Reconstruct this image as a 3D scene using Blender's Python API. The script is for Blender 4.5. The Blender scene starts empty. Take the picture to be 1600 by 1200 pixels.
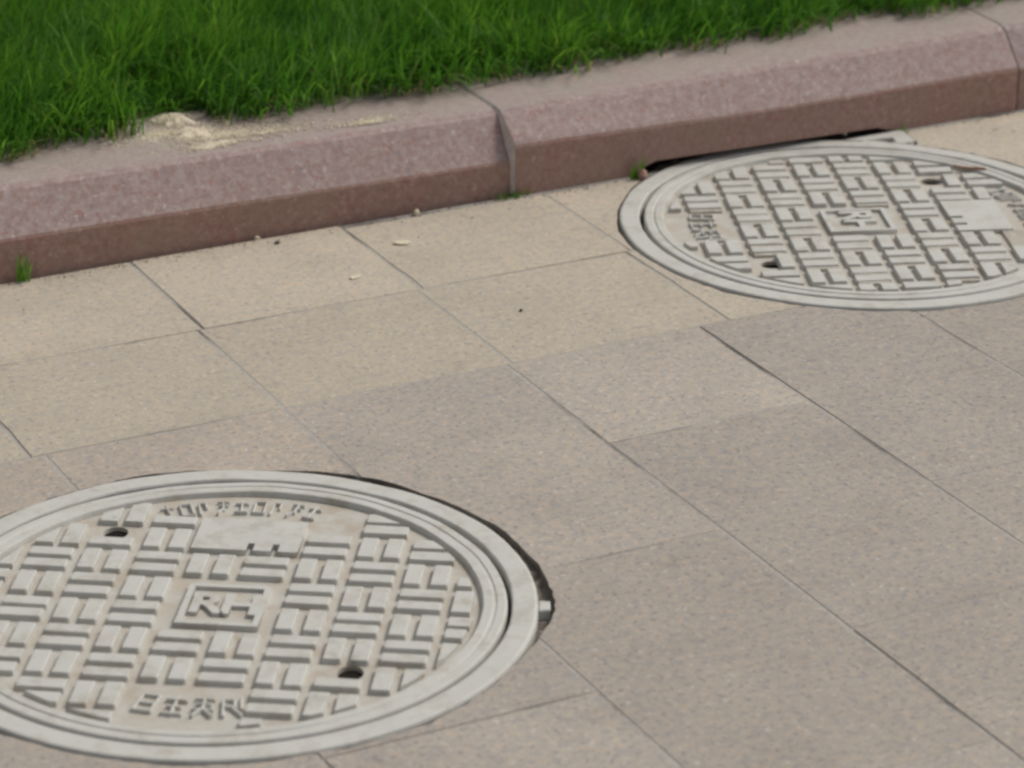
import bpy, bmesh, math, random
import numpy as np
from mathutils import Vector, Matrix

sc = bpy.context.scene
C = sc.collection
rng = random.Random(7)
nrng = np.random.default_rng(11)

# ------------------------------------------------------------------ camera
CAM = Vector((0, 0, 1.8755))
F = Vector((0.41969997, 0.81741128, -0.39457665)).normalized()
R = Vector((0.89021923, -0.45552086, 0.00323661)).normalized()
U = R.cross(F).normalized()
cam = bpy.data.cameras.new('camera')
cam.sensor_fit = 'HORIZONTAL'
cam.sensor_width = 36
cam.lens = 113.956
cam.clip_start = 0.05
cam.clip_end = 500
cam.dof.use_dof = True
cam.dof.focus_distance = 4.65
cam.dof.aperture_fstop = 5.0
co = bpy.data.objects.new('camera', cam)
C.objects.link(co)
M = Matrix((R, U, -F)).transposed().to_4x4()
M.translation = CAM
co.matrix_world = M
sc.camera = co

# ------------------------------------------------------------------ sky, sun, exposure
SUN_EL, SUN_AZ = math.radians(48), math.radians(2)      # azimuth from +X towards +Y
w = bpy.data.worlds.new('World')
sc.world = w
w.use_nodes = True
nt = w.node_tree
bg = nt.nodes['Background']
sky = nt.nodes.new('ShaderNodeTexSky')
sky.sky_type = 'NISHITA'
sky.sun_disc = False
sky.sun_elevation = SUN_EL
sky.sun_rotation = math.pi / 2 - SUN_AZ
sky.air_density = 1.0
sky.dust_density = 4.0
sky.ozone_density = 1.0
hs = nt.nodes.new('ShaderNodeHueSaturation')
hs.inputs['Saturation'].default_value = 0.22             # thin cloud: nearly white sky
nt.links.new(sky.outputs[0], hs.inputs['Color'])
nt.links.new(hs.outputs[0], bg.inputs['Color'])
bg.inputs['Strength'].default_value = 0.115
sun = bpy.data.lights.new('sun', 'SUN')
sun.energy = 2.0
sun.angle = math.radians(15)
sun.color = (1.0, 0.955, 0.88)
so = bpy.data.objects.new('sun', sun)
C.objects.link(so)
d = Vector((math.cos(SUN_EL) * math.cos(SUN_AZ), math.cos(SUN_EL) * math.sin(SUN_AZ), math.sin(SUN_EL)))
so.rotation_euler = d.to_track_quat('Z', 'Y').to_euler()
so.location = d * 20
sc.view_settings.view_transform = 'Standard'
sc.view_settings.look = 'None'
sc.view_settings.gamma = 1
sc.view_settings.use_curve_mapping = False
sc.view_settings.exposure = -0.05
sc.render.engine = 'CYCLES'
sc.cycles.filter_width = 2.7
sc.cycles.max_bounces = 6
sc.cycles.use_denoising = True


def at(px, py, z=0.0, y=None):
    """point where the sight line through photograph pixel (px, py) meets the level z (or the upright plane y)"""
    k = 5064.715
    dr = R * ((px - 800) / k) - U * ((py - 600) / k) + F
    t = (z - CAM.z) / dr.z if y is None else (y - CAM.y) / dr.y
    return CAM + dr * t


# ------------------------------------------------------------------ materials
class NT:
    def __init__(s, name):
        s.m = bpy.data.materials.new(name)
        s.m.use_nodes = True
        s.t = s.m.node_tree
        s.b = s.t.nodes['Principled BSDF']
        s.pos = s.n('ShaderNodeNewGeometry').outputs['Position']

    def n(s, kind, **kw):
        nd = s.t.nodes.new(kind)
        for k, v in kw.items():
            setattr(nd, k, v)
        return nd

    def l(s, a, b):
        s.t.links.new(a, b)

    def noise(s, scale, detail=3, rough=0.55, vec=None, dim='3D'):
        nd = s.n('ShaderNodeTexNoise')
        nd.inputs['Scale'].default_value = scale
        nd.inputs['Detail'].default_value = detail
        nd.inputs['Roughness'].default_value = rough
        s.l(vec or s.pos, nd.inputs['Vector'])
        return nd.outputs['Fac']

    def vor(s, scale, out='Color'):
        nd = s.n('ShaderNodeTexVoronoi')
        nd.inputs['Scale'].default_value = scale
        s.l(s.pos, nd.inputs['Vector'])
        return nd.outputs[out]

    def ramp(s, fac, stops):
        nd = s.n('ShaderNodeValToRGB')
        cr = nd.color_ramp
        while len(cr.elements) < len(stops):
            cr.elements.new(0.5)
        for e, (p, c) in zip(cr.elements, stops):
            e.position = p
            e.color = tuple(c) + (1,) if len(c) == 3 else c
        s.l(fac, nd.inputs[0])
        return nd.outputs[0]

    def mix(s, fac, a, b, mode='MIX'):
        nd = s.n('ShaderNodeMix', data_type='RGBA', blend_type=mode)
        for i, v in ((0, fac), (6, a), (7, b)):
            if hasattr(v, 'is_linked'):
                s.l(v, nd.inputs[i])
            elif i == 0:
                nd.inputs[0].default_value = v
            else:
                nd.inputs[i].default_value = tuple(v) + (1,)
        return nd.outputs[2]

    def math(s, op, a, b=0.0):
        nd = s.n('ShaderNodeMath', operation=op)
        for i, v in ((0, a), (1, b)):
            if hasattr(v, 'is_linked'):
                s.l(v, nd.inputs[i])
            else:
                nd.inputs[i].default_value = v
        return nd.outputs[0]

    def bump(s, h, strength, dist):
        nd = s.n('ShaderNodeBump')
        nd.inputs['Strength'].default_value = strength
        nd.inputs['Distance'].default_value = dist
        s.l(h, nd.inputs['Height'])
        s.l(nd.outputs[0], s.b.inputs['Normal'])

    def done(s, col, rough=0.8, spec=0.3):
        if hasattr(col, 'is_linked'):
            s.l(col, s.b.inputs['Base Color'])
        else:
            s.b.inputs['Base Color'].default_value = tuple(col) + (1,)
        if hasattr(rough, 'is_linked'):
            s.l(rough, s.b.inputs['Roughness'])
        else:
            s.b.inputs['Roughness'].default_value = rough
        s.b.inputs['Specular IOR Level'].default_value = spec
        return s.m


def stone(name, base, warm, cool, dark, light, stain):
    """fine-grained sawn granite: mottled grains, dust, faint blotches, one tint for each slab"""
    n = NT(name)
    g = n.noise(62, 4, 0.9)
    col = n.ramp(g, [(0.36, cool), (0.5, base), (0.64, warm)])
    sp = n.noise(120, 2, 0.6)
    col = n.mix(n.ramp(sp, [(0.32, (1, 1, 1)), (0.42, (0, 0, 0))]), col, dark)
    col = n.mix(n.ramp(n.noise(105, 2, 0.6), [(0.60, (0, 0, 0)), (0.72, (1, 1, 1))]), col, light)
    bl = n.noise(5.5, 5, 0.62)
    col = n.mix(n.ramp(bl, [(0.42, (0, 0, 0)), (0.72, (0.75, 0.75, 0.75))]), col, n.mix(1.0, col, stain, 'MULTIPLY'))
    sp2 = n.noise(2.1, 6, 0.7)
    col = n.mix(n.ramp(sp2, [(0.52, (0, 0, 0)), (0.68, (0.8, 0.8, 0.8))]), col, n.mix(1.0, col, (1.15, 1.14, 1.12), 'MULTIPLY'))
    sp3 = n.noise(9.0, 5, 0.75)
    col = n.mix(n.ramp(sp3, [(0.30, (0.8, 0.8, 0.8)), (0.44, (0, 0, 0))]), col, n.mix(1.0, col, (0.87, 0.86, 0.85), 'MULTIPLY'))
    spot = n.noise(31, 2, 0.5)
    col = n.mix(n.ramp(spot, [(0.70, (0, 0, 0)), (0.78, (0.55, 0.55, 0.55))]), col, n.mix(1.0, col, (0.72, 0.71, 0.70), 'MULTIPLY'))
    oi = n.n('ShaderNodeObjectInfo')
    col = n.mix(1.0, col, oi.outputs['Color'], 'MULTIPLY')
    n.bump(n.noise(260, 3, 0.7), 0.35, 0.0012)
    return n.done(col, 0.78, 0.25)


m_beige = stone('beige_granite', (0.440, 0.382, 0.305), (0.50, 0.41, 0.305), (0.37, 0.342, 0.298),
                (0.30, 0.265, 0.225), (0.54, 0.49, 0.43), (0.86, 0.87, 0.89))
m_grey = stone('grey_granite', (0.342, 0.302, 0.260), (0.408, 0.336, 0.272), (0.272, 0.263, 0.252),
               (0.22, 0.20, 0.19), (0.45, 0.41, 0.37), (0.86, 0.86, 0.87))


def mk_mortar():
    n = NT('joint_mortar')
    a = n.noise(3.1, 3, 0.6)
    col = n.ramp(a, [(0.36, (0.09, 0.085, 0.08)), (0.43, (0.27, 0.255, 0.235)), (0.52, (0.42, 0.395, 0.36))])
    col = n.mix(0.35, col, n.ramp(n.noise(140, 3), [(0.3, (0.10, 0.09, 0.08)), (0.7, (0.40, 0.37, 0.33))]))
    n.bump(n.noise(200, 3), 0.6, 0.002)
    return n.done(col, 0.95, 0.1)


m_mortar = mk_mortar()


def mk_soil(name, a, b):
    n = NT(name)
    col = n.ramp(n.noise(40, 5, 0.7), [(0.3, a), (0.7, b)])
    n.bump(n.noise(60, 5, 0.7), 0.8, 0.01)
    return n.done(col, 1.0, 0.05)


m_soil = mk_soil('dark_earth', (0.035, 0.028, 0.021), (0.085, 0.066, 0.048))
m_gapdirt = mk_soil('gap_dirt', (0.12, 0.105, 0.088), (0.27, 0.24, 0.205))
m_hole_shade = mk_soil('painted_hole_shade', (0.012, 0.010, 0.009), (0.03, 0.026, 0.022))  # near-black colour standing in for the shade down the key holes
m_dust = mk_soil('packed_dust', (0.40, 0.365, 0.305), (0.50, 0.465, 0.405))
m_sand = mk_soil('pale_sand', (0.66, 0.575, 0.43), (0.78, 0.70, 0.55))


def kerb_mat(name, dusty):
    n = NT(name)
    g = n.noise(78, 3, 0.8)
    base = n.ramp(g, [(0.31, (0.215, 0.183, 0.186)), (0.44, (0.298, 0.22, 0.208)), (0.56, (0.322, 0.262, 0.25)), (0.70, (0.39, 0.33, 0.315))])
    col = n.mix(n.ramp(n.noise(95, 2, 0.6), [(0.58, (0, 0, 0)), (0.68, (1, 1, 1))]), base, (0.29, 0.18, 0.155))
    col = n.mix(n.ramp(n.noise(110, 2, 0.6), [(0.63, (0, 0, 0)), (0.73, (1, 1, 1))]), col, (0.45, 0.40, 0.38))
    oi = n.n('ShaderNodeObjectInfo')
    col = n.mix(1.0, col, n.ramp(oi.outputs['Random'], [(0, (0.93, 0.97, 1.02)), (1, (1.05, 0.99, 0.97))]), 'MULTIPLY')
    if dusty == 1:      # level top: dust and dried earth lie on it
        f = n.ramp(n.noise(16, 5, 0.65), [(0.30, (0.2, 0.2, 0.2)), (0.66, (0.85, 0.85, 0.85))])
        col = n.mix(f, col, n.ramp(n.noise(120, 3), [(0.3, (0.27, 0.235, 0.205)), (0.7, (0.35, 0.31, 0.27))]))
    if dusty == 2:      # sawn upright face: deeper red, brown earth splashes
        col = n.mix(1.0, col, (1.02, 0.84, 0.76), 'MULTIPLY')
        f = n.ramp(n.noise(11, 5, 0.65), [(0.40, (0, 0, 0)), (0.75, (0.7, 0.7, 0.7))])
        col = n.mix(f, col, (0.29, 0.22, 0.165))
    n.bump(n.noise(170, 3, 0.7), 0.4, 0.0015)
    return n.done(col, 0.75, 0.25)


m_kerb = kerb_mat('red_granite', 0)
m_kerb_top = kerb_mat('red_granite_dusty_top', 1)
m_kerb_front = kerb_mat('red_granite_sawn_face', 2)


def paint(name, white, grime, lo, hi, chips):
    """weathered pale grey paint on cast metal, blown dust lying in it"""
    n = NT(name)
    col = n.ramp(n.noise(14, 4, 0.6), [(0.3, tuple(c * 0.93 for c in white)), (0.7, white)])
    col = n.mix(n.ramp(n.noise(26, 5, 0.7), [(lo, (0, 0, 0)), (hi, (1, 1, 1))]), col, grime)
    col = n.mix(n.ramp(n.noise(75, 4, 0.7), [(chips, (0, 0, 0)), (chips + 0.05, (1, 1, 1))]), col, (0.27, 0.235, 0.20))
    sc_ = n.noise(6.5, 5, 0.75)
    col = n.mix(n.ramp(sc_, [(0.53, (0, 0, 0)), (0.68, (0.55, 0.55, 0.55))]), col, n.mix(1.0, col, (0.82, 0.79, 0.74), 'MULTIPLY'))
    n.bump(n.noise(180, 4, 0.7), 0.35, 0.0012)
    return n.done(col, 0.62, 0.3)


m_paint = paint('pale_grey_paint', (0.505, 0.498, 0.462), (0.40, 0.37, 0.32), 0.48, 0.76, 0.70)
m_bed = paint('dusty_paint_between_bars', (0.48, 0.465, 0.42), (0.42, 0.37, 0.305), 0.36, 0.64, 0.70)
m_rust = paint('rusty_paint', (0.34, 0.29, 0.25), (0.16, 0.085, 0.055), 0.4, 0.6, 0.72)


def flat_mat(name, a, b, scale=60, rough=0.8):
    n = NT(name)
    return n.done(n.ramp(n.noise(scale, 3), [(0.3, a), (0.7, b)]), rough, 0.2)


m_weed = flat_mat('weed_green', (0.05, 0.12, 0.02), (0.11, 0.20, 0.04))
m_pebble = flat_mat('dark_pebble', (0.05, 0.045, 0.04), (0.11, 0.09, 0.08))
m_pink = flat_mat('pink_granite_chip', (0.33, 0.17, 0.14), (0.42, 0.26, 0.22), 120)
m_pinkmortar = flat_mat('pink_mortar', (0.48, 0.41, 0.38), (0.62, 0.54, 0.50), 90)
m_grit = flat_mat('grit', (0.15, 0.12, 0.095), (0.34, 0.28, 0.22), 300)
m_pale = flat_mat('dry_petal', (0.52, 0.46, 0.33), (0.62, 0.56, 0.43), 120)
m_brown = flat_mat('dry_brown_leaf', (0.14, 0.06, 0.035), (0.24, 0.12, 0.07), 120)


def mk_grass():
    n = NT('grass_blades')
    at_ = n.n('ShaderNodeAttribute', attribute_name='blade')
    sep = n.n('ShaderNodeSeparateColor')
    n.l(at_.outputs['Color'], sep.inputs[0])
    col = n.ramp(sep.outputs[0], [(0.0, (0.042, 0.125, 0.018)), (0.45, (0.080, 0.215, 0.028)), (0.82, (0.145, 0.30, 0.045)),
                                  (0.945, (0.21, 0.33, 0.065)), (0.96, (0.25, 0.22, 0.12)), (1.0, (0.40, 0.34, 0.22))])
    n.l(col, n.b.inputs['Base Color'])
    n.b.inputs['Roughness'].default_value = 0.55
    n.b.inputs['Specular IOR Level'].default_value = 0.22
    tr = n.n('ShaderNodeBsdfTranslucent')
    n.l(n.mix(1.0, col, (1.25, 1.3, 0.7), 'MULTIPLY'), tr.inputs['Color'])
    mx = n.n('ShaderNodeMixShader')
    mx.inputs[0].default_value = 0.42
    out = n.t.nodes['Material Output']
    n.l(n.b.outputs[0], mx.inputs[1])
    n.l(tr.outputs[0], mx.inputs[2])
    n.l(mx.outputs[0], out.inputs['Surface'])
    return n.m


m_grass = mk_grass()
m_lawn = mk_soil('lawn_earth', (0.018, 0.032, 0.010), (0.04, 0.055, 0.018))


# ------------------------------------------------------------------ helpers
def mesh_obj(name, me, mat, parent=None):
    o = bpy.data.objects.new(name, me)
    C.objects.link(o)
    if mat and not me.materials:
        for m in (mat if isinstance(mat, (list, tuple)) else [mat]):
            me.materials.append(m)
    if parent:
        o.parent = parent
    return o


def from_py(name, v, f, mat=None, parent=None, smooth=False):
    me = bpy.data.meshes.new(name)
    me.from_pydata([tuple(p) for p in v], [], f)
    me.update()
    if smooth:
        for p in me.polygons:
            p.use_smooth = True
    return mesh_obj(name, me, mat, parent)


def empty(name, loc, rz=0):
    o = bpy.data.objects.new(name, None)
    C.objects.link(o)
    o.location = loc
    o.rotation_euler.z = rz
    o.empty_display_size = 0.1
    return o


def tag(o, label=None, cat=None, group=None, kind=None):
    for k, v in (('label', label), ('category', cat), ('group', group), ('kind', kind)):
        if v:
            o[k] = v
    return o


def lathe(name, prof, mat, parent=None, seg=160, closed=True):
    """prof: list of (r, z); turned round Z"""
    v, f = [], []
    n = len(prof)
    for i in range(seg):
        a = 2 * math.pi * i / seg
        wob = 0.0005 * math.sin(5 * a + 1) + 0.0003 * math.sin(17 * a) + rng.uniform(-0.00025, 0.00025)
        for r, z in prof:
            v.append(((r + wob) * math.cos(a), (r + wob) * math.sin(a), z + 0.6 * wob))
    for i in range(seg):
        j = (i + 1) % seg
        for k in range(n if closed else n - 1):
            l = (k + 1) % n
            f.append((i * n + k, j * n + k, j * n + l, i * n + l))
    return from_py(name, v, f, mat, parent)


def clip_circle(poly, r, cx=0, cy=0, seg=96):
    """convex polygon cut by a circle"""
    out = poly
    for i in range(seg):
        a = 2 * math.pi * i / seg
        nx, ny = math.cos(a), math.sin(a)
        new = []
        for k in range(len(out)):
            p, q = out[k], out[(k + 1) % len(out)]
            dp = (p[0] - cx) * nx + (p[1] - cy) * ny - r
            dq = (q[0] - cx) * nx + (q[1] - cy) * ny - r
            if dp <= 0:
                new.append(p)
            if dp * dq < 0:
                t = dp / (dp - dq)
                new.append((p[0] + (q[0] - p[0]) * t, p[1] + (q[1] - p[1]) * t))
        out = new
        if len(out) < 3:
            return []
    res = []
    for p in out:
        if not res or math.hypot(p[0] - res[-1][0], p[1] - res[-1][1]) > 0.0012:
            res.append(p)
    if len(res) > 2 and math.hypot(res[0][0] - res[-1][0], res[0][1] - res[-1][1]) < 0.0012:
        res.pop()
    return res if len(res) > 2 else []


def area(p):
    return 0.5 * sum(p[i][0] * p[(i + 1) % len(p)][1] - p[(i + 1) % len(p)][0] * p[i][1] for i in range(len(p)))


def inset(poly, dd):
    n = len(poly)
    out = []
    for i in range(n):
        p0, p1, p2 = Vector(poly[i - 1]), Vector(poly[i]), Vector(poly[(i + 1) % n])
        e1, e2 = (p1 - p0), (p2 - p1)
        if e1.length < 1e-7 or e2.length < 1e-7:
            out.append(tuple(p1))
            continue
        n1 = Vector((-e1.y, e1.x)).normalized()
        n2 = Vector((-e2.y, e2.x)).normalized()
        b = n1 + n2
        k = max(b.dot(b), 0.6)
        out.append(tuple(p1 + b * (2 * dd / k)))
    return out


def pad_mesh(name, poly, z0, z1, bev=0.0016, draft=0.0012):
    """a cast lug: drafted sides, rounded upper edge"""
    if area(poly) < 0:
        poly = poly[::-1]
    n = len(poly)
    rings = [(poly, z0), (inset(poly, draft), z1 - bev), (inset(poly, draft + bev * 0.35), z1 - bev * 0.3), (inset(poly, draft + bev), z1)]
    v = [(x, y, z) for pl, z in rings for x, y in pl]
    f = []
    for k in range(len(rings) - 1):
        for i in range(n):
            j = (i + 1) % n
            f.append((k * n + i, k * n + j, (k + 1) * n + j, (k + 1) * n + i))
    f.append(tuple(range((len(rings) - 1) * n, len(rings) * n)))
    f.append(tuple(range(n - 1, -1, -1)))
    me = bpy.data.meshes.new(name)
    me.from_pydata(v, [], f)
    me.update()
    return me


def curve_fill(name, loops, z0, z1):
    """flat plate with holes, from closed outlines"""
    cu = bpy.data.curves.new(name, 'CURVE')
    cu.dimensions = '2D'
    cu.fill_mode = 'BOTH'
    cu.extrude = (z1 - z0) / 2
    for lp in loops:
        s = cu.splines.new('POLY')
        s.points.add(len(lp) - 1)
        for p, (x, y) in zip(s.points, lp):
            p.co = (x, y, 0, 1)
        s.use_cyclic_u = True
    o = bpy.data.objects.new(name, cu)
    C.objects.link(o)
    dg = bpy.context.evaluated_depsgraph_get()
    me = bpy.data.meshes.new_from_object(o.evaluated_get(dg))
    bpy.data.objects.remove(o)
    me.transform(Matrix.Translation((0, 0, (z0 + z1) / 2)))
    me.name = name
    return me


def text_mesh(body, size, depth, offset=0.0):
    cu = bpy.data.curves.new('t', 'FONT')
    cu.body = body
    cu.size = size
    cu.extrude = depth / 2
    cu.offset = offset
    cu.align_x = 'CENTER'
    cu.align_y = 'CENTER'
    cu.resolution_u = 3
    o = bpy.data.objects.new('t', cu)
    C.objects.link(o)
    dg = bpy.context.evaluated_depsgraph_get()
    me = bpy.data.meshes.new_from_object(o.evaluated_get(dg))
    bpy.data.objects.remove(o)
    return me


def boolean_cut(obs, cutters):
    mods = []
    for o, cs in obs:
        for c in cs:
            m = o.modifiers.new('cut', 'BOOLEAN')
            m.operation = 'DIFFERENCE'
            m.solver = 'EXACT'
            m.object = c
        mods.append(o)
    dg = bpy.context.evaluated_depsgraph_get()
    dg.update()
    new = [(o, bpy.data.meshes.new_from_object(o.evaluated_get(dg))) for o in mods]
    for o, me in new:
        o.modifiers.clear()
        o.data = me
    for c in cutters:
        bpy.data.objects.remove(c)


# ------------------------------------------------------------------ the setting
A = Vector((1.3456, 3.4213, 0))
B = Vector((2.8276, 4.2395, 0))

g = from_py('ground', [(-60, -60, -0.22), (60, -60, -0.22), (60, 60, -0.22), (-60, 60, -0.22)], [(0, 1, 2, 3)], m_soil)
tag(g, 'dark earth under the paving and the lawn', kind='structure')


def box_data(x0, x1, y0, y1, z0, z1):
    v = [(x, y, z) for z in (z0, z1) for y in (y0, y1) for x in (x0, x1)]
    return v, [(0, 2, 3, 1), (4, 5, 7, 6), (0, 1, 5, 4), (1, 3, 7, 5), (3, 2, 6, 7), (2, 0, 4, 6)]


pavement = from_py('pavement', *box_data(-2.2, 7.2, 0.2, 4.604, -0.219, -0.0010), m_mortar)
tag(pavement, 'pavement of granite slabs with mortar joints running up to the kerb', kind='structure')


def slab(name, x0, x1, y0, y1, mat, gx, gy):
    """one sawn slab with arrised edges, set a hair out of level"""
    b = 0.0010
    x0 += gx; x1 -= gx; y0 += gy; y1 -= gy
    cs = [(x0, y0), (x1, y0), (x1, y1), (x0, y1)]
    cs = [(x + rng.uniform(-0.0007, 0.0007), y + rng.uniform(-0.0005, 0.0005)) for x, y in cs]
    pa, pb, pc = rng.uniform(-0.0022, 0.0022), rng.uniform(-0.0016, 0.0016), rng.uniform(-0.0005, 0.0004)
    mx_, my_ = (x0 + x1) / 2, (y0 + y1) / 2
    lev = lambda p: pc + pa * (p[0] - mx_) + pb * (p[1] - my_)
    c = []
    for k in range(4):
        (ax, ay), (bx_, by_) = cs[k], cs[(k + 1) % 4]
        L = math.hypot(bx_ - ax, by_ - ay)
        nn = max(3, int(L / 0.045))
        nxx, nyy = -(by_ - ay) / L, (bx_ - ax) / L          # inward
        cut = rng.uniform(0.001, 0.005) if rng.random() < 0.6 else 0.0006
        for q in range(nn):
            t = q / nn
            w_ = 0.0003 + abs(rng.gauss(0, 0.00045))
            if rng.random() < 0.05:
                w_ += rng.uniform(0.0008, 0.0022)           # a spalled edge
            if q == 0:                                       # blunted corner
                for tt in (-1, 1):
                    px_, py_ = cs[k]
                    if tt < 0:
                        qx, qy = cs[k - 1]
                    else:
                        qx, qy = bx_, by_
                    l2 = math.hypot(qx - px_, qy - py_)
                    c.append((px_ + (qx - px_) / l2 * cut, py_ + (qy - py_) / l2 * cut))
                continue
            c.append((ax + (bx_ - ax) * t + nxx * w_, ay + (by_ - ay) * t + nyy * w_))
    n = len(c)
    top = inset(c, b)
    v = [(x, y, -0.038) for x, y in c] + [(x, y, -b + lev((x, y))) for x, y in c] + [(x, y, lev((x, y))) for x, y in top]
    f = [tuple(range(n - 1, -1, -1)), tuple(range(2 * n, 3 * n))]
    for k in (0, n):
        for i in range(n):
            l = (i + 1) % n
            f.append((k + i, k + l, k + n + l, k + n + i))
    cx, cy = (x0 + x1) / 2, (y0 + y1) / 2
    o = from_py(name, [(p[0] - cx, p[1] - cy, p[2]) for p in v], f, mat, pavement)
    o.location = (cx, cy, 0)
    k = rng.uniform(0.965, 1.035)
    wm = rng.uniform(-0.008, 0.008)
    if mat is m_beige:
        if cy < 4.28:                                        # second row: duller
            k *= 0.965
            wm -= 0.002
        if cx < 1.7 and cy < 4.28:
            k *= 0.97
    else:
        if cy > 3.4 and cx < 1.66:                           # tan slabs beside the near cover
            k *= 1.09
            wm += 0.022
        elif abs(cx - 2.19) < 0.1 and cy > 3.7:              # pale slab
            k *= 1.13
        elif 1.66 < cx < 2.02 and cy > 3.4:
            k *= 1.05
            wm += 0.006
        elif cx > 2.36 and cy > 3.4:
            k *= 1.0
    o.color = (k * (1 + wm), k, k * (1 - 1.3 * wm), 1)
    return o


slabs = []
# beige tiles, two rows along the kerb
bx = [-1.27, -0.90, -0.535, -0.17, 0.195, 0.56, 0.925, 1.288, 1.672, 2.042, 2.417, 2.77, 3.122, 3.48, 3.84, 4.20, 4.56, 4.92, 5.28, 5.64, 6.0, 6.36]
for i in range(len(bx) - 1):
    ye = 4.605 if bx[i + 1] < 2.4 else 4.590
    for y0, y1, sx in ((3.955, 4.287, -0.010), (4.287, ye, 0.0)):
        slabs.append(slab('paving_tile', bx[i] + sx, bx[i + 1] + sx, y0, y1, m_beige, 0.0019, 0.0009))
# grey slabs in broken bond
gx_ = [1.298 - 0.345 * k for k in range(7, 0, -1)] + [1.298, 1.660, 2.020, 2.352, 2.680, 3.020] + [3.02 + 0.345 * k for k in range(1, 10)]
for i in range(len(gx_) - 1):
    odd = (i - 7) % 2        # column 7 runs from x = 1.298
    ys = [3.955] + ([3.325, 2.695, 2.065, 1.435, 0.805] if odd else [3.637, 3.006, 2.375, 1.745, 1.115, 0.485])
    for y1, y0 in zip(ys[:-1], ys[1:]):
        slabs.append(slab('paving_slab', gx_[i], gx_[i + 1], y0, y1, m_grey, 0.0022, 0.0007))


def hole_outline(kind, a):
    t = math.degrees(a)
    if kind == 'A':
        r = 0.4045
        r += 0.0095 / (1 + math.exp(-(t + 36) / 2.5)) / (1 + math.exp((t - 50) / 5))
        r += 0.007 * math.exp(-((t + 24) / 14) ** 2)
        r += 0.004 * math.exp(-((t - 38) / 10) ** 2) + 0.005 * math.exp(-((t - 82) / 12) ** 2)
    else:
        r = 0.4055 + 0.006 * math.exp(-((t - 20) / 14) ** 2)
    return r + 0.0012 * math.sin(9 * a + 1) + 0.0009 * math.sin(23 * a)


def cutter(kind, c):
    seg = 200
    lp = []
    for i in range(seg):
        a = -math.pi + 2 * math.pi * i / seg
        r = hole_outline(kind, a) + rng.uniform(-0.0007, 0.0011) + (rng.uniform(0, 0.003) if rng.random() < 0.06 else 0)
        lp.append((c.x + r * math.cos(a), c.y + r * math.sin(a)))
    v = [(x, y, z) for z in (-0.3, 0.2) for x, y in lp]
    f = [tuple(range(seg - 1, -1, -1)), tuple(range(seg, 2 * seg))] + [(i, (i + 1) % seg, seg + (i + 1) % seg, seg + i) for i in range(seg)]
    return from_py('cutter', v, f)


cA, cB = cutter('A', A), cutter('B', B)
lug_poly = [(0.190, 0.300), (0.262, 0.262), (0.302, 0.290), (0.318, 0.358), (0.190, 0.358)]
lug_hole = inset(lug_poly, -0.004)
cL = from_py('cutter', [(B.x + x, B.y + y, z) for z in (-0.3, 0.2) for x, y in lug_hole],
             [tuple(range(4, -1, -1)), tuple(range(5, 10))] + [(i, (i + 1) % 5, 5 + (i + 1) % 5, 5 + i) for i in range(5)])
jobs = [(pavement, [cA, cB, cL])]
for o in slabs:
    x, y = o.location.x, o.location.y
    cs = []
    for c, cu in ((A, cA), (B, cB)):
        if abs(x - c.x) < 0.62 and abs(y - c.y) < 0.75:
            cs.append(cu)
            if cu is cB:
                cs.append(cL)
    if cs:
        jobs.append((o, cs))
boolean_cut(jobs, [cA, cB, cL])
for o in list(slabs):
    if len(o.data.polygons) == 0:
        bpy.data.objects.remove(o)

# dirt packed in the gaps round the two castings
def gap_dirt(c, z):
    seg = 220
    v, f = [], []
    for i in range(seg):
        a = 2 * math.pi * i / seg
        for r, dz in ((0.4015, rng.uniform(-0.003, 0.004)), (0.412, rng.uniform(-0.003, 0.003)), (0.428, rng.uniform(-0.001, 0.005))):
            v.append((r * math.cos(a), r * math.sin(a), z + dz + 0.003 * math.sin(3 * a + 1)))
    for i in range(seg):
        j = (i + 1) % seg
        for k in range(2):
            f.append((i * 3 + k, i * 3 + k + 1, j * 3 + k + 1, j * 3 + k))
    o = from_py('packed_dirt', v, f, m_gapdirt, pavement)
    o.location = (c.x, c.y, 0)
    o['kind'] = 'stuff'


gap_dirt(A, -0.013)
gap_dirt(B, -0.008)

# ------------------------------------------------------------------ kerb
kerb = from_py('kerb', *box_data(-2.5, 7.5, 4.66, 4.875, -0.219, -0.031), m_mortar)
tag(kerb, 'red granite kerb with a bevelled face along the lawn', kind='structure')


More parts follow.
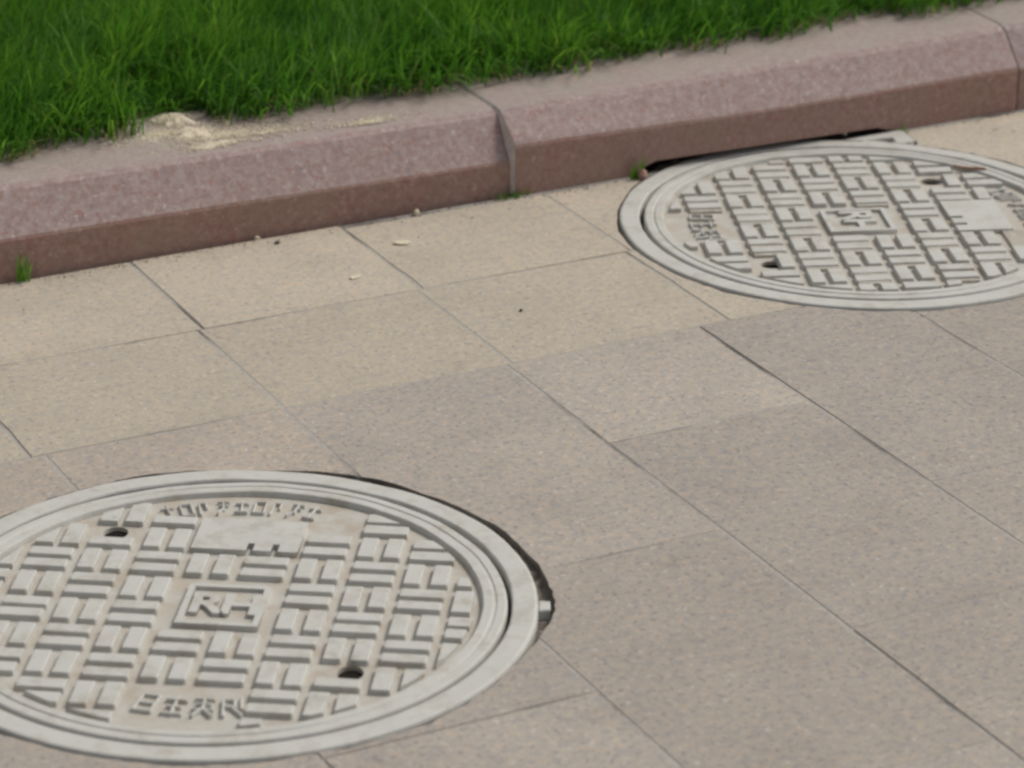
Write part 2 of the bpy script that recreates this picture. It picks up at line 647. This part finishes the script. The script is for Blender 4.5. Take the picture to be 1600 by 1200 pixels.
def kerb_block(x0, x1, prof, notch=None):
    """prof(t) -> y0, z_front, z_bevel ; the bevel is 0.06 deep, the level top runs back to the lawn"""
    n = 34
    st = [x0 + (x1 - x0) * i / n for i in range(n + 1)]
    st = [x0 + 0.001] + st[1:-1] + [x1 - 0.001]
    P = []
    w1, w2 = rng.uniform(0, 9), rng.uniform(0, 9)
    for i, x in enumerate(st):
        t = (x - x0) / (x1 - x0)
        y0, zf, zb = prof(t)
        jj = 0.0008 * math.sin(7 * x + w1) + rng.uniform(-0.0005, 0.0005)
        jk = 0.0009 * math.sin(5 * x + w2) + rng.uniform(-0.0005, 0.0005)
        end = 0.0012 if i in (0, n) else 0.0
        bot = -0.030
        if notch and notch[0] < x < notch[1]:
            u_ = (x - notch[0]) / (notch[1] - notch[0])
            bot = min(-0.004 + 0.40 * (x - notch[0]), 0.0215 - 0.011 * u_, 0.010 + 0.30 * (notch[1] - 0.05 - x))
        ins = end * 0.8
        P.append([(y0 + ins, bot), (y0 + ins, zf - 0.0065 - ins), (y0 + 0.0018 + ins, zf - 0.0012 + jj - ins), (y0 + 0.0065 + ins, zf + 0.0045 + jj - ins),
                  (y0 + 0.0490 + ins, zb - 0.0085 + jk - ins), (y0 + 0.060 + ins, zb - 0.0024 + jk - ins), (y0 + 0.076 + ins, zb + 0.0006 + jk - ins),
                  (4.872, zb + 0.004 - ins), (4.872, bot)])
    k = len(P[0])
    v = [(x, y, z) for x, pr in zip(st, P) for y, z in pr]
    f, mi = [], []
    for i in range(n):
        for a in range(k):
            b = (a + 1) % k
            f.append((i * k + a, (i + 1) * k + a, (i + 1) * k + b, i * k + b))
            mi.append(2 if a in (0, 1) else 1 if a in (5, 6) else 0)
    f += [tuple(range(k - 1, -1, -1)), tuple(range(n * k, n * k + k))]
    mi += [0, 0]
    f = [tuple(reversed(q)) for q in f]
    xm = (x0 + x1) / 2
    o = from_py('kerb_block', [(x - xm, y, z) for x, y, z in v], f, [m_kerb, m_kerb_top, m_kerb_front], kerb)
    o.location.x = xm
    for p, m in zip(o.data.polygons, mi):
        p.material_index = m
    bm = bmesh.new()
    bm.from_mesh(o.data)
    bmesh.ops.recalc_face_normals(bm, faces=bm.faces)
    bm.to_mesh(o.data)
    bm.free()
    return o


kerb_block(2.368, 3.398, lambda t: (4.602 + 0.000 * t, 0.092 - 0.010 * min(1, t * 2.4), 0.138 + 0.007 * t), (2.575, 3.150))
kerb_block(1.330, 2.366, lambda t: (4.612, 0.073 - 0.010 * t, 0.142 - 0.008 * t))
x = 3.3995
for k in range(4):
    yy, zz = 4.602 + (rng.uniform(-0.003, 0.006) if k else 0), 0.0815 + (rng.uniform(-0.006, 0.006) if k else 0)
    kerb_block(x, x + 1.03, lambda t: (yy, zz, zz + 0.064))
    x += 1.034
x = 1.327
for k in range(3):
    yy, zz = 4.610 + rng.uniform(-0.003, 0.004), 0.075 + rng.uniform(-0.006, 0.006)
    kerb_block(x - 1.03, x, lambda t: (yy, zz, zz + 0.067))
    x -= 1.034

# ------------------------------------------------------------------ lawn
def hump(x, y):
    return 0.010 * math.sin(1.9 * x + 1.3 * y) + 0.008 * math.sin(3.1 * y - 1.1 * x + 2)


LX, LY = np.linspace(-6, 12, 91), np.concatenate([[4.876], np.linspace(4.95, 9, 28), np.linspace(10, 40, 10)])
v, f = [], []
for yv in LY:
    for xv in LX:
        v.append((xv, yv, 0.128 + (hump(xv, yv) if yv > 4.9 else 0) + 0.02 * min(1, (yv - 4.876) / 0.3)))
nx = len(LX)
for i in range(len(LY) - 1):
    for k in range(nx - 1):
        f.append((i * nx + k, i * nx + k + 1, (i + 1) * nx + k + 1, (i + 1) * nx + k))
b0 = len(v)
for xv in LX:
    v.append((xv, 4.876, -0.219))
for k in range(nx - 1):
    f.append((b0 + k, b0 + k + 1, k + 1, k))
lawn = from_py('lawn', v, f, m_lawn, smooth=True)
tag(lawn, 'bank of dark earth the lawn grows in', kind='structure')


def blades(name, x, y, z, ln, wd, ang, bend, shade, mat, parent=None, twist=None):
    """curved tapering grass blades, one mesh"""
    n = len(x)
    T = np.array([0, 0.36, 0.70, 1.0])
    W = np.array([0.8, 1.0, 0.62, 0.0])
    dx, dy = np.cos(ang), np.sin(ang)
    tw = ang + np.pi / 2 if twist is None else twist
    sx, sy = np.cos(tw), np.sin(tw)
    V = np.zeros((n, 7, 3), np.float32)
    for k in range(4):
        t = T[k]
        hh = ln * bend * t ** 1.9
        up = ln * np.clip(t * (1 - 0.42 * bend * bend * t * 1.3), -1, 1)
        px, py, pz = x + dx * hh, y + dy * hh, z + up
        if k < 3:
            V[:, 2 * k, 0] = px - sx * wd * W[k] / 2
            V[:, 2 * k, 1] = py - sy * wd * W[k] / 2
            V[:, 2 * k, 2] = pz
            V[:, 2 * k + 1, 0] = px + sx * wd * W[k] / 2
            V[:, 2 * k + 1, 1] = py + sy * wd * W[k] / 2
            V[:, 2 * k + 1, 2] = pz
        else:
            V[:, 6] = np.stack([px, py, pz], 1)
    base = (np.arange(n) * 7)[:, None]
    loops = (base + np.array([[0, 1, 3, 2, 2, 3, 5, 4, 4, 5, 6]])).ravel().astype(np.int32)
    tot = np.tile(np.array([4, 4, 3], np.int32), n)
    st = np.concatenate([[0], np.cumsum(tot)[:-1]]).astype(np.int32)
    me = bpy.data.meshes.new(name)
    me.vertices.add(n * 7)
    me.vertices.foreach_set('co', V.ravel())
    me.loops.add(len(loops))
    me.loops.foreach_set('vertex_index', loops)
    me.polygons.add(len(tot))
    me.polygons.foreach_set('loop_start', st)
    me.polygons.foreach_set('loop_total', tot)
    me.polygons.foreach_set('use_smooth', np.ones(len(tot), bool))
    at_ = me.attributes.new('blade', 'FLOAT_COLOR', 'POINT')
    col = np.ones((n, 7, 4), np.float32)
    col[:, :, 0] = shade[:, None]
    at_.data.foreach_set('color', col.ravel())
    me.update()
    me.validate()
    return mesh_obj(name, me, mat, parent)


def field(x, y, s, ph):
    return (np.sin(s * x * 1.3 + ph) * np.cos(s * y * 1.1 + 2 * ph) + np.sin(s * 2.3 * x - s * 1.7 * y + ph * 3) * 0.6
            + np.sin(s * 0.9 * x + s * 3.1 * y + ph * 5) * 0.4) / 2.0


def grass_patch(n, x0, x1, y0, y1, wide):
    x = nrng.uniform(x0, x1, n)
    y = nrng.uniform(y0, y1, n)
    # ragged front edge: tufts push over the kerb top in places
    edge = 4.800 + 0.024 * field(x, x * 0, 6.0, 0.7) + 0.022 * field(x, x * 0, 19.0, 1.9) + nrng.normal(0, 0.019, n)
    edge = np.where((x > 1.775) & (x < 1.905), edge + 0.075, edge)      # bare spot where sand lies
    keep = y > edge
    x, y, edge = x[keep], y[keep], edge[keep]
    tuft = field(x, y, 11.0, 2.3) * 0.5 + field(x, y, 27.0, 0.4) * 0.5
    n = len(x)
    near = np.clip((y - edge) / 0.16, 0, 1)
    ln = (0.085 + 0.060 * nrng.random(n) + 0.050 * np.clip(tuft, -1, 1)) * (0.56 + 0.44 * near)
    ln = np.clip(ln, 0.025, 0.2)
    wd = wide * nrng.uniform(0.6, 1.25, n)
    ang = 2.2 * field(x, y, 5.0, 4.1) + 1.2 * field(x, y, 14.0, 1.2) + nrng.normal(0, 1.05, n) - 0.9
    lean_out = nrng.random(n) < (1 - near) * 0.55
    ang = np.where(lean_out, -math.pi / 2 + nrng.normal(0, 0.7, n), ang)
    bend = np.clip(nrng.normal(0.55, 0.27, n) + np.where(lean_out, 0.22, 0), 0.02, 1.2)
    z = np.full(n, 0.0)
    z = 0.132 + 0.02 * np.clip((y - 4.876) / 0.3, 0, 1) + 0.010 * np.sin(1.9 * x + 1.3 * y) * (y > 4.9)
    z = np.where(y < 4.876, 0.142, z)
    sh = np.clip(0.44 + 0.26 * tuft + 0.23 * nrng.normal(0, 1, n) + 0.10 * field(x, y, 3.0, 5.0), 0, 0.94)
    sh = np.where(nrng.random(n) < 0.016 + 0.20 * (1 - near) ** 2, nrng.uniform(0.95, 1.0, n), sh)
    dry = sh > 0.945
    ln = np.where(dry, ln * 0.62, ln)
    bend = np.where(dry, np.maximum(bend, nrng.uniform(0.7, 1.3, n)), bend)
    tw = nrng.uniform(0, math.pi, n)
    return x, y, z, ln, wd, ang, bend, sh, tw


p1 = grass_patch(215000, 0.9, 4.9, 4.74, 6.75, 0.0042)
p2 = grass_patch(26000, -3.5, 0.9, 4.74, 8.5, 0.0075)
p3 = grass_patch(20000, 4.9, 8.5, 4.74, 8.5, 0.0075)
p4 = grass_patch(30000, 0.9, 4.9, 6.75, 10.5, 0.009)
pp = [np.concatenate(q) for q in zip(p1, p2, p3, p4)]
grass = blades('grass', pp[0], pp[1], pp[2], pp[3], pp[4], pp[5], pp[6], pp[7], m_grass, twist=pp[8])
tag(grass, 'lush dark green lawn grass spilling over the kerb top', 'grass', kind='stuff')

# ------------------------------------------------------------------ manhole frames
ZT = 0.0035                                    # level of the cast tops above the paving
ring_prof = [(0.3672, -0.20), (0.3672, ZT - 0.003), (0.3686, ZT - 0.0006), (0.3705, ZT), (0.3965, ZT), (0.3992, ZT - 0.0010), (0.4008, ZT - 0.0045), (0.4020, -0.20)]


def frame(loc, label):
    e = empty('manhole_ring', loc)
    lathe('ring_casting', ring_prof, m_paint, e)
    tag(e, label, 'manhole ring', 'cast rings round the two manhole covers')
    return e


frA = frame((A.x, A.y, 0), 'pale cast metal ring sunk in grey slabs, dark open gap beside its rim')
frB = frame((B.x, B.y, 0), 'pale cast metal ring tucked against the red kerb, hinge lug beside it')


def rot_pts(pts, a):
    return [(x * math.cos(a) - y * math.sin(a), x * math.sin(a) + y * math.cos(a)) for x, y in pts]


# small lug on the frame in the slabs
la = math.radians(-27)
lug = mesh_obj('lug', pad_mesh('lug', rot_pts([(0.399, -0.016), (0.4165, -0.013), (0.4165, 0.013), (0.399, 0.016)], la), -0.044, ZT - 0.004, 0.002), m_paint, frA)
# hinge housing on the frame by the kerb, with its slot
hp = [p for p in lug_poly]
slot = [(0.215, 0.318), (0.272, 0.306), (0.277, 0.326), (0.220, 0.338)]
hinge_outline = [(0.196, 0.352), (0.196, 0.3525)]
a0, a1 = math.radians(61.0), math.radians(46.0)
arc = [(0.4028 * math.cos(a0 + (a1 - a0) * i / 10), 0.4028 * math.sin(a0 + (a1 - a0) * i / 10)) for i in range(11)]
outline = arc + [(0.304, 0.296), (0.316, 0.355), (0.197, 0.3545)]
hinge = mesh_obj('hinge_lug', curve_fill('hinge_lug', [outline, slot], -0.044, ZT - 0.0008), m_paint, frB)
mesh_obj('hinge_slot_floor', pad_mesh('hinge_slot_floor', inset(slot, 0.0006), -0.040, ZT - 0.007), m_bed, frB)

# ------------------------------------------------------------------ manhole covers
PIT = 0.071
ZB = -0.0046                                   # bed of the cover, below the bars


def ellipse(cx, cy, rx, ry, n=22):
    return [(cx + rx * math.cos(2 * math.pi * i / n), cy + ry * math.sin(2 * math.pi * i / n)) for i in range(n)]


def glyph(e, cx, cy, w_, h_, strokes, name='letter', ang=0.0, wd=0.0048, parent=None):
    """one cast character from straight strokes given in a unit square"""
    bm = bmesh.new()
    for (x0, y0, x1, y1) in strokes:
        p0 = Vector((x0 - 0.5, y0 - 0.5)) ; p1 = Vector((x1 - 0.5, y1 - 0.5))
        p0 = Vector((p0.x * w_, p0.y * h_)); p1 = Vector((p1.x * w_, p1.y * h_))
        dd = (p1 - p0).normalized()
        nn = Vector((-dd.y, dd.x)) * wd / 2
        p0 -= dd * wd * 0.35 ; p1 += dd * wd * 0.35
        me = pad_mesh('s', [tuple(p0 - nn), tuple(p1 - nn), tuple(p1 + nn), tuple(p0 + nn)], ZB - 0.001, ZT - 0.0028 + rng.uniform(-0.0008, 0.0005), 0.0013, 0.0006)
        bm.from_mesh(me)
        bpy.data.meshes.remove(me)
    me = bpy.data.meshes.new(name)
    bm.to_mesh(me)
    bm.free()
    o = mesh_obj(name, me, m_paint, e)
    o.location = (cx, cy, 0)
    o.rotation_euler.z = ang
    return o


def make_cover(dusty=False):
    e = empty('manhole_cover', (0, 0, 0))
    hole1, hole2 = ((-0.187, 0.163), (0.177, -0.181)) if dusty else ((-0.180, 0.197), (0.187, -0.156))
    outer = [(0.3285 * math.cos(2 * math.pi * i / 120), 0.3285 * math.sin(2 * math.pi * i / 120)) for i in range(120)]
    mesh_obj('plate', curve_fill('plate', [outer, ellipse(*hole1, 0.0165, 0.0190), ellipse(*hole2, 0.0165, 0.0190)], -0.030, ZB), m_bed, e)
    rim = [(0.3275, -0.040), (0.3275, ZB + 0.001), (0.3292, ZT - 0.0012), (0.3305, ZT), (0.3418, ZT), (0.3432, ZT - 0.0016), (0.3462, ZT - 0.0016),
           (0.3476, ZT - 0.0002), (0.3575, ZT - 0.0002), (0.3592, ZT - 0.0010), (0.3606, ZT - 0.004), (0.3612, -0.040)]
    lathe('rim', rim, m_paint, e)
    cell = PIT - 0.0115
    gap = 0.0095
    bw = (cell - gap) / 2
    full = {}
    for hx_, hy_ in (hole1, hole2):                       # near-black plugs added to paint the shade inside the key holes
        o = mesh_obj('key_hole_shade_plug', pad_mesh('key_hole_shade_plug', ellipse(hx_, hy_, 0.018, 0.0205), -0.029, ZB - 0.006, 0.001), m_hole_shade, e)
    for i in range(-5, 5):
        for j in range(-5, 5):
            cx, cy = (i + 0.5) * PIT, (j + 0.5) * PIT
            if i in (-1, 0) and j in (-1, 0):
                continue
            if i in (-1, 0) and j in (2, 3, -4, -5):
                continue
            if j == 4 and i in (-2, -1, 0, 1):
                continue
            horiz = (i + j) % 2 == 1
            if dusty and not horiz and math.hypot(abs(cx) + 0.03, abs(cy) + 0.03) < 0.318:
                hx, hy = PIT / 2 + 0.004, cell / 2 - 0.002    # blown dust packed level between these bars
                pl = [(-hx, -hy), (hx, -hy), (hx, hy), (-hx, hy)]
                o = mesh_obj('packed_dust', pad_mesh('packed_dust', pl, ZB - 0.001, ZT - rng.uniform(0.0022, 0.0038), 0.001), m_dust, e)
                o.location = (cx, cy, 0)
            for s in (-1, 1):
                if (i, j) in ((-3, 2), (2, -3)) and s == (-1 if dusty else 1):
                    continue                              # the key hole takes this bar's place
                if j == 3 and i in (-2, 1) and (s == 1 or not horiz):
                    continue                              # lettering along the rim
                off = s * (bw + gap) / 2
                hx, hy = (cell / 2, bw / 2) if horiz else (bw / 2, cell / 2)
                ox, oy = (0, off) if horiz else (off, 0)
                px, py = cx + ox, cy + oy
                poly = [(-hx, -hy), (hx, -hy), (hx, hy), (-hx, hy)]
                far = max(math.hypot(px + a, py + b) for a, b in poly)
                if far < 0.3195:
                    key = horiz
                    if key not in full:
                        k = 0.0022
                        r_ = [(-hx + k, -hy), (hx - k, -hy), (hx, -hy + k), (hx, hy - k), (hx - k, hy), (-hx + k, hy), (-hx, hy - k), (-hx, -hy + k)]
                        full[key] = pad_mesh('tread_bar', r_, ZB - 0.0012, ZT)
                    o = mesh_obj('tread_bar', full[key], m_paint, e)
                else:
                    pl = clip_circle([(px + a, py + b) for a, b in poly], 0.3195)
                    if not pl or abs(area(pl)) < 0.00030:
                        continue
                    o = mesh_obj('tread_bar', pad_mesh('tread_bar', [(a - px, b - py) for a, b in pl], ZB - 0.0012, ZT - 0.0005, 0.0009, 0.0004), m_paint, e)
                o.location = (px + rng.uniform(-0.0006, 0.0006), py + rng.uniform(-0.0006, 0.0006), rng.uniform(-0.0007, 0.0002))
                o.rotation_euler.z = rng.uniform(-0.012, 0.012)
    # blank panel with two notches in its lower edge
    pan = [(-0.070, 0.150), (0.003, 0.150), (0.003, 0.171), (0.012, 0.171), (0.012, 0.150), (0.036, 0.150), (0.036, 0.171), (0.045, 0.171), (0.045, 0.150), (0.071, 0.150), (0.071, 0.242), (-0.070, 0.242)]
    o = mesh_obj('blank_panel', curve_fill('blank_panel', [pan], ZB - 0.001, ZT - 0.0004), m_paint, e)
    # framed badge with two letters
    bo = [(-0.050, -0.061), (0.056, -0.061), (0.056, 0.050), (-0.050, 0.050)]
    badge = mesh_obj('badge', curve_fill('badge', [bo, inset(bo, 0.0085)], ZB - 0.001, ZT - 0.0006), m_paint, e)
    fl = mesh_obj('badge_floor', pad_mesh('badge_floor', inset(bo, 0.004), ZB - 0.001, ZB + 0.0022), m_bed, badge)
    for ch, lx in (('R', -0.0195), ('H', 0.0255)):
        me = text_mesh(ch, 0.074, 0.008, 0.0022)
        b = mesh_obj('letter', me, m_paint, badge)
        b.location = (lx, -0.006, ZT - 0.0045)
    # worn characters: four on the side facing the panel, a row under the rim above the panel
    G = [[(0.1, 0.05, 0.1, 0.95), (0.1, 0.95, 0.9, 0.95), (0.9, 0.95, 0.9, 0.05), (0.1, 0.05, 0.9, 0.05), (0.1, 0.5, 0.9, 0.5)],
         [(0.05, 0.8, 0.95, 0.8), (0.5, 1, 0.5, 0), (0.05, 0.05, 0.95, 0.05), (0.2, 0.42, 0.8, 0.42)],
         [(0.1, 0.95, 0.9, 0.95), (0.2, 0.65, 0.8, 0.65), (0.5, 0.95, 0.5, 0.3), (0.5, 0.4, 0.1, 0.0), (0.5, 0.4, 0.95, 0.0), (0.05, 0.35, 0.95, 0.35)],
         [(0.1, 0.0, 0.1, 0.9), (0.1, 0.9, 0.6, 0.9), (0.6, 0.9, 0.6, 0.5), (0.1, 0.5, 0.6, 0.5), (0.45, 0.5, 0.95, 0.0), (0.9, 1.0, 0.9, 0.4)]]
    for q, gl in enumerate(G):
        glyph(e, -0.043 + q * 0.0345, -0.264 + 0.0035 * (q in (0, 3)), 0.027, 0.043, gl, ang=(q - 1.5) * 0.10)
    for q in range(9):
        th = math.radians(90 + 25 - q * 4.9)
        glyph(e, 0.288 * math.cos(th), 0.288 * math.sin(th), 0.018, 0.036, G[(q * 3 + 1) % 4][: 3 + q % 2], ang=th - math.pi / 2, wd=0.0038)
    return e


cover = make_cover()
cover.location = (A.x, A.y, 0)
cover.rotation_euler.z = math.radians(-33)
tag(cover, 'weathered pale manhole cover of basket-weave bars, set in the grey slabs', 'manhole cover', 'round manhole covers with basket-weave bars')


cover2 = make_cover(True)
cover2.location = (B.x, B.y, 0)
cover2.rotation_euler.z = math.radians(-111)
tag(cover2, 'pale manhole cover of basket-weave bars, half under the edge of the red kerb', 'manhole cover', 'round manhole covers with basket-weave bars')

# ------------------------------------------------------------------ small things
def weed(px, py, n, size, label, spread=0.02, z=0.0, up=False):
    p = at(px, py, z)
    p.y = min(p.y, (4.605 if p.x < 2.36 else 4.592) - 0.004)
    x = nrng.normal(0, spread, n)
    y = nrng.normal(0, 0.004, n)
    ln = size * nrng.uniform(0.5, 1.1, n)
    o = blades('weed_tuft', x, y, np.zeros(n) - 0.004, ln, np.full(n, 0.0042), nrng.uniform(-2.6, -0.5, n), nrng.uniform(0.05, 0.45, n) if up else nrng.uniform(0.2, 1.0, n),
               nrng.uniform(0.4, 0.95, n), m_grass, twist=nrng.uniform(-0.6, 0.6, n))
    o.location = (p.x, p.y, z)
    tag(o, label, 'weed', 'weeds in the joint along the kerb')


weed(26, 426, 13, 0.052, 'single upright weed sprout at the kerb foot, away from the sandy patch', 0.0055, up=True)
weed(790, 303, 26, 0.022, 'low flat weed tuft in the kerb joint where two blocks meet', 0.016)
weed(988, 274, 14, 0.045, 'thin weed growing between the kerb and the manhole ring, near a pink chip', 0.010, up=True)
weed(1403, 200, 8, 0.018, 'tiny weed beside the hinge lug at the kerb foot', 0.005)


def lump(name, p, sx, sy, sz, mat, label, cat, seed, group=None):
    r_ = random.Random(seed)
    bm = bmesh.new()
    bmesh.ops.create_icosphere(bm, subdivisions=2, radius=1)
    for v in bm.verts:
        k = 1 + r_.uniform(-0.16, 0.16)
        v.co = Vector((v.co.x * sx * k, v.co.y * sy * k, max(v.co.z, -0.6) * sz * k + 0.6 * sz))
    me = bpy.data.meshes.new(name)
    bm.to_mesh(me)
    bm.free()
    o = mesh_obj(name, me, mat)
    o.location = p
    o.rotation_euler.z = r_.uniform(0, 3)
    tag(o, label, cat, group)
    return o


lump('pebble', at(433, 381), 0.0055, 0.004, 0.003, m_pebble, 'small dark pebble on a beige tile near the kerb foot', 'pebble', 1)
lump('pebble', at(814, 486), 0.0035, 0.003, 0.002, m_pebble, 'speck-sized dark pebble in the middle of a beige tile', 'pebble', 2)
lump('stone_chip', Vector((2.602, 4.583, 0.0)), 0.010, 0.008, 0.012, m_pink, 'pink granite chip beside the weed at the manhole ring', 'stone chip', 3)
lump('stone_chip', at(1319, 211, 0.004), 0.0055, 0.004, 0.007, m_pale, 'pale chip wedged in the dark slot under the kerb', 'stone chip', 4)
lump('stone_chip', at(646, 332, 0.0) - Vector((0, 0.012, 0)), 0.007, 0.005, 0.006, m_pale, 'cream chip lying against the kerb foot', 'stone chip', 5)
lump('stone_chip', at(398, 371, 0.0) - Vector((0, 0.010, 0)), 0.005, 0.004, 0.004, m_pale, 'tiny cream chip at the kerb foot near the dark pebble', 'stone chip', 9)


def flake(name, p, L, W, rz, mat, label, cat, seed, lift=0.0012):
    """a thin curled scrap with thickness"""
    r_ = random.Random(seed)
    n = 10
    top = []
    for i in range(n):
        a = 2 * math.pi * i / n
        k = 1 + r_.uniform(-0.22, 0.22)
        top.append((L * k * math.cos(a), W * k * math.sin(a)))
    v = [(0, 0, lift * 1.3)] + [(x, y, lift + 0.12 * abs(x) * r_.random()) for x, y in top] + [(x, y, 0.0002) for x, y in top]
    f = [(0, 1 + i, 1 + (i + 1) % n) for i in range(n)] + [(1 + i, 1 + n + i, 1 + n + (i + 1) % n, 1 + (i + 1) % n) for i in range(n)] + [tuple(range(2 * n, n, -1))]
    o = from_py(name, v, f, mat)
    o.location = p
    o.rotation_euler.z = rz
    tag(o, label, cat)
    return o


flake('dry_petal', at(630, 379, 0.001), 0.015, 0.010, -0.4, m_pale, 'cream dry petal flat on a beige tile', 'petal', 4)
flake('dry_petal', at(556, 433, 0.001), 0.011, 0.006, 0.6, m_pale, 'smaller cream petal scrap by the tile joint', 'petal', 5)
flake('dry_leaf', at(1515, 263, ZT + 0.0005), 0.026, 0.0045, -0.75, m_brown, 'red-brown dry leaf strip on the rim beside the kerb', 'leaf', 6)

# sand spilled on the kerb top: low drifts with loose grains round them
ktop = lambda x, y: (0.1385 - 0.002 * (x - 1.8)) + 0.003 * (y - 4.68) / 0.19
hv, hf = [], []


def grain(x, y, z, s):
    b = len(hv)
    for dx, dy, dz in ((1, 0, 0), (-1, 0, 0), (0, 1, 0), (0, -1, 0), (0, 0, 1), (0, 0, -1)):
        k = s * rng.uniform(0.7, 1.3)
        hv.append((x + dx * k, y + dy * k, z + dz * k * 0.8))
    for t in ((0, 2, 4), (2, 1, 4), (1, 3, 4), (3, 0, 4), (2, 0, 5), (1, 2, 5), (3, 1, 5), (0, 3, 5)):
        hf.append(tuple(b + i for i in t))


def drift(cx, cy, rx, ry, hh, loose):
    n, m = (40, 9) if hh > 0 else (0, 0)
    b = len(hv)
    ph = [rng.uniform(0, 6.3) for _ in range(4)]
    for k in range(m + 1):
        for i in range(n):
            a = 2 * math.pi * i / n
            rr = 1 + 0.22 * math.sin(2 * a + ph[0]) + 0.16 * math.sin(5 * a + ph[1]) + 0.10 * math.sin(9 * a + ph[2])
            t = k / m
            x, y = cx + rx * rr * t * math.cos(a), cy + ry * rr * t * math.sin(a)
            y = min(max(y, 4.680), 4.869)
            hv.append((x, y, ktop(x, y) + hh * (1 - t * t) * (1 + rng.uniform(-0.10, 0.10)) + (0.0012 if k < m else -0.001)))
    for k in range(m):
        for i in range(n):
            j = (i + 1) % n
            hf.append((b + k * n + i, b + k * n + j, b + (k + 1) * n + j, b + (k + 1) * n + i))
    for q in range(loose):
        a, r_ = rng.uniform(0, 6.283), abs(rng.gauss(0.0, 0.85))
        x, y = cx + 1.3 * rx * r_ * math.cos(a), cy + 1.3 * ry * r_ * math.sin(a)
        if 4.684 < y < 4.866:
            grain(x, y, ktop(x, y) + hh * max(0, 1 - r_ * r_) + 0.0006, rng.uniform(0.0007, 0.0022))


for px, py, rx, ry, hh, loose in ((268, 189, 0.034, 0.028, 0.010, 500), (300, 207, 0.040, 0.022, 0.005, 700), (334, 224, 0.036, 0.012, 0.003, 500), (345, 208, 0.06, 0.020, 0, 1500),
                                  (250, 208, 0.06, 0.020, 0, 1200), (574, 187, 0.030, 0.010, 0, 700), (420, 203, 0.10, 0.022, 0, 700)):
    p = at(px, py, 0.142)
    drift(p.x, min(max(p.y, 4.694), 4.855), rx, ry, hh, loose)
sand = from_py('sand', hv, hf, m_sand)
tag(sand, 'pale dry sand spilled on the level top of the kerb', 'sand', kind='stuff')

# mortar in the joints between the kerb blocks, and a lighter smear in the step beside the forward block
mv = [(x, y, z) for x in (-0.0032, 0.0032) for y, z in ((4.614, -0.03), (4.614, 0.060), (4.672, 0.130), (4.868, 0.1375), (4.868, -0.03))]
mf = [(4, 3, 2, 1, 0), (5, 6, 7, 8, 9)] + [(i, (i + 1) % 5, 5 + (i + 1) % 5, 5 + i) for i in range(5)]
me0 = None
for xj in (-0.742, 0.294, 1.328, 2.367, 3.400, 4.434, 5.468, 6.502):
    if me0 is None:
        o = from_py('joint_mortar', mv, mf, m_pinkmortar, kerb)
        me0 = o.data
    else:
        o = mesh_obj('joint_mortar', me0, m_pinkmortar, kerb)
    o.location.x = xj
sl = [(4.6115, -0.02), (4.6115, 0.054), (4.6175, 0.0680), (4.6610, 0.1268), (4.6885, 0.1352), (4.860, 0.1385)]
sr = [(4.6035, -0.02), (4.6035, 0.083), (4.6085, 0.0960), (4.6515, 0.1298), (4.6790, 0.1386), (4.860, 0.1420)]
xl = [2.3640, 2.3635, 2.3630, 2.3650, 2.3645, 2.3655]
n6 = len(sl)
v = [(x, y, z) for x, (y, z) in zip(xl, sl)] + [(2.3686, y, z) for y, z in sr] + [(2.3686, y + 0.03, z - 0.03) for y, z in sr] + [(x, y + 0.03, z - 0.03) for x, (y, z) in zip(xl, sl)]
f = []
for a in range(4):
    for k in range(n6 - 1):
        b = (a + 1) % 4
        f.append((a * n6 + k, b * n6 + k, b * n6 + k + 1, a * n6 + k + 1))
f += [(0, 3 * n6, 2 * n6, n6), (n6 - 1, 2 * n6 - 1, 3 * n6 - 1, 4 * n6 - 1)]
from_py('mortar_fillet', v, f, m_pinkmortar, kerb)

# grit blown against the kerb foot and into the joints
hv, hf = [], []
for q in range(750):
    x = rng.uniform(0.9, 4.2)
    yk = 4.6045 if x < 2.36 else 4.591
    y = yk - 0.003 - abs(rng.gauss(0, 0.010)) - (rng.random() < 0.12) * rng.uniform(0, 0.10)
    if math.hypot(x - B.x, y - B.y) < 0.41 or (2.97 < x < 3.20 and y > 4.5):
        continue
    grain(x, y, 0.0010, rng.uniform(0.0006, 0.0019))
grit = from_py('grit', hv, hf, m_grit)
tag(grit, 'fine brown grit gathered along the foot of the kerb', 'grit', kind='stuff')
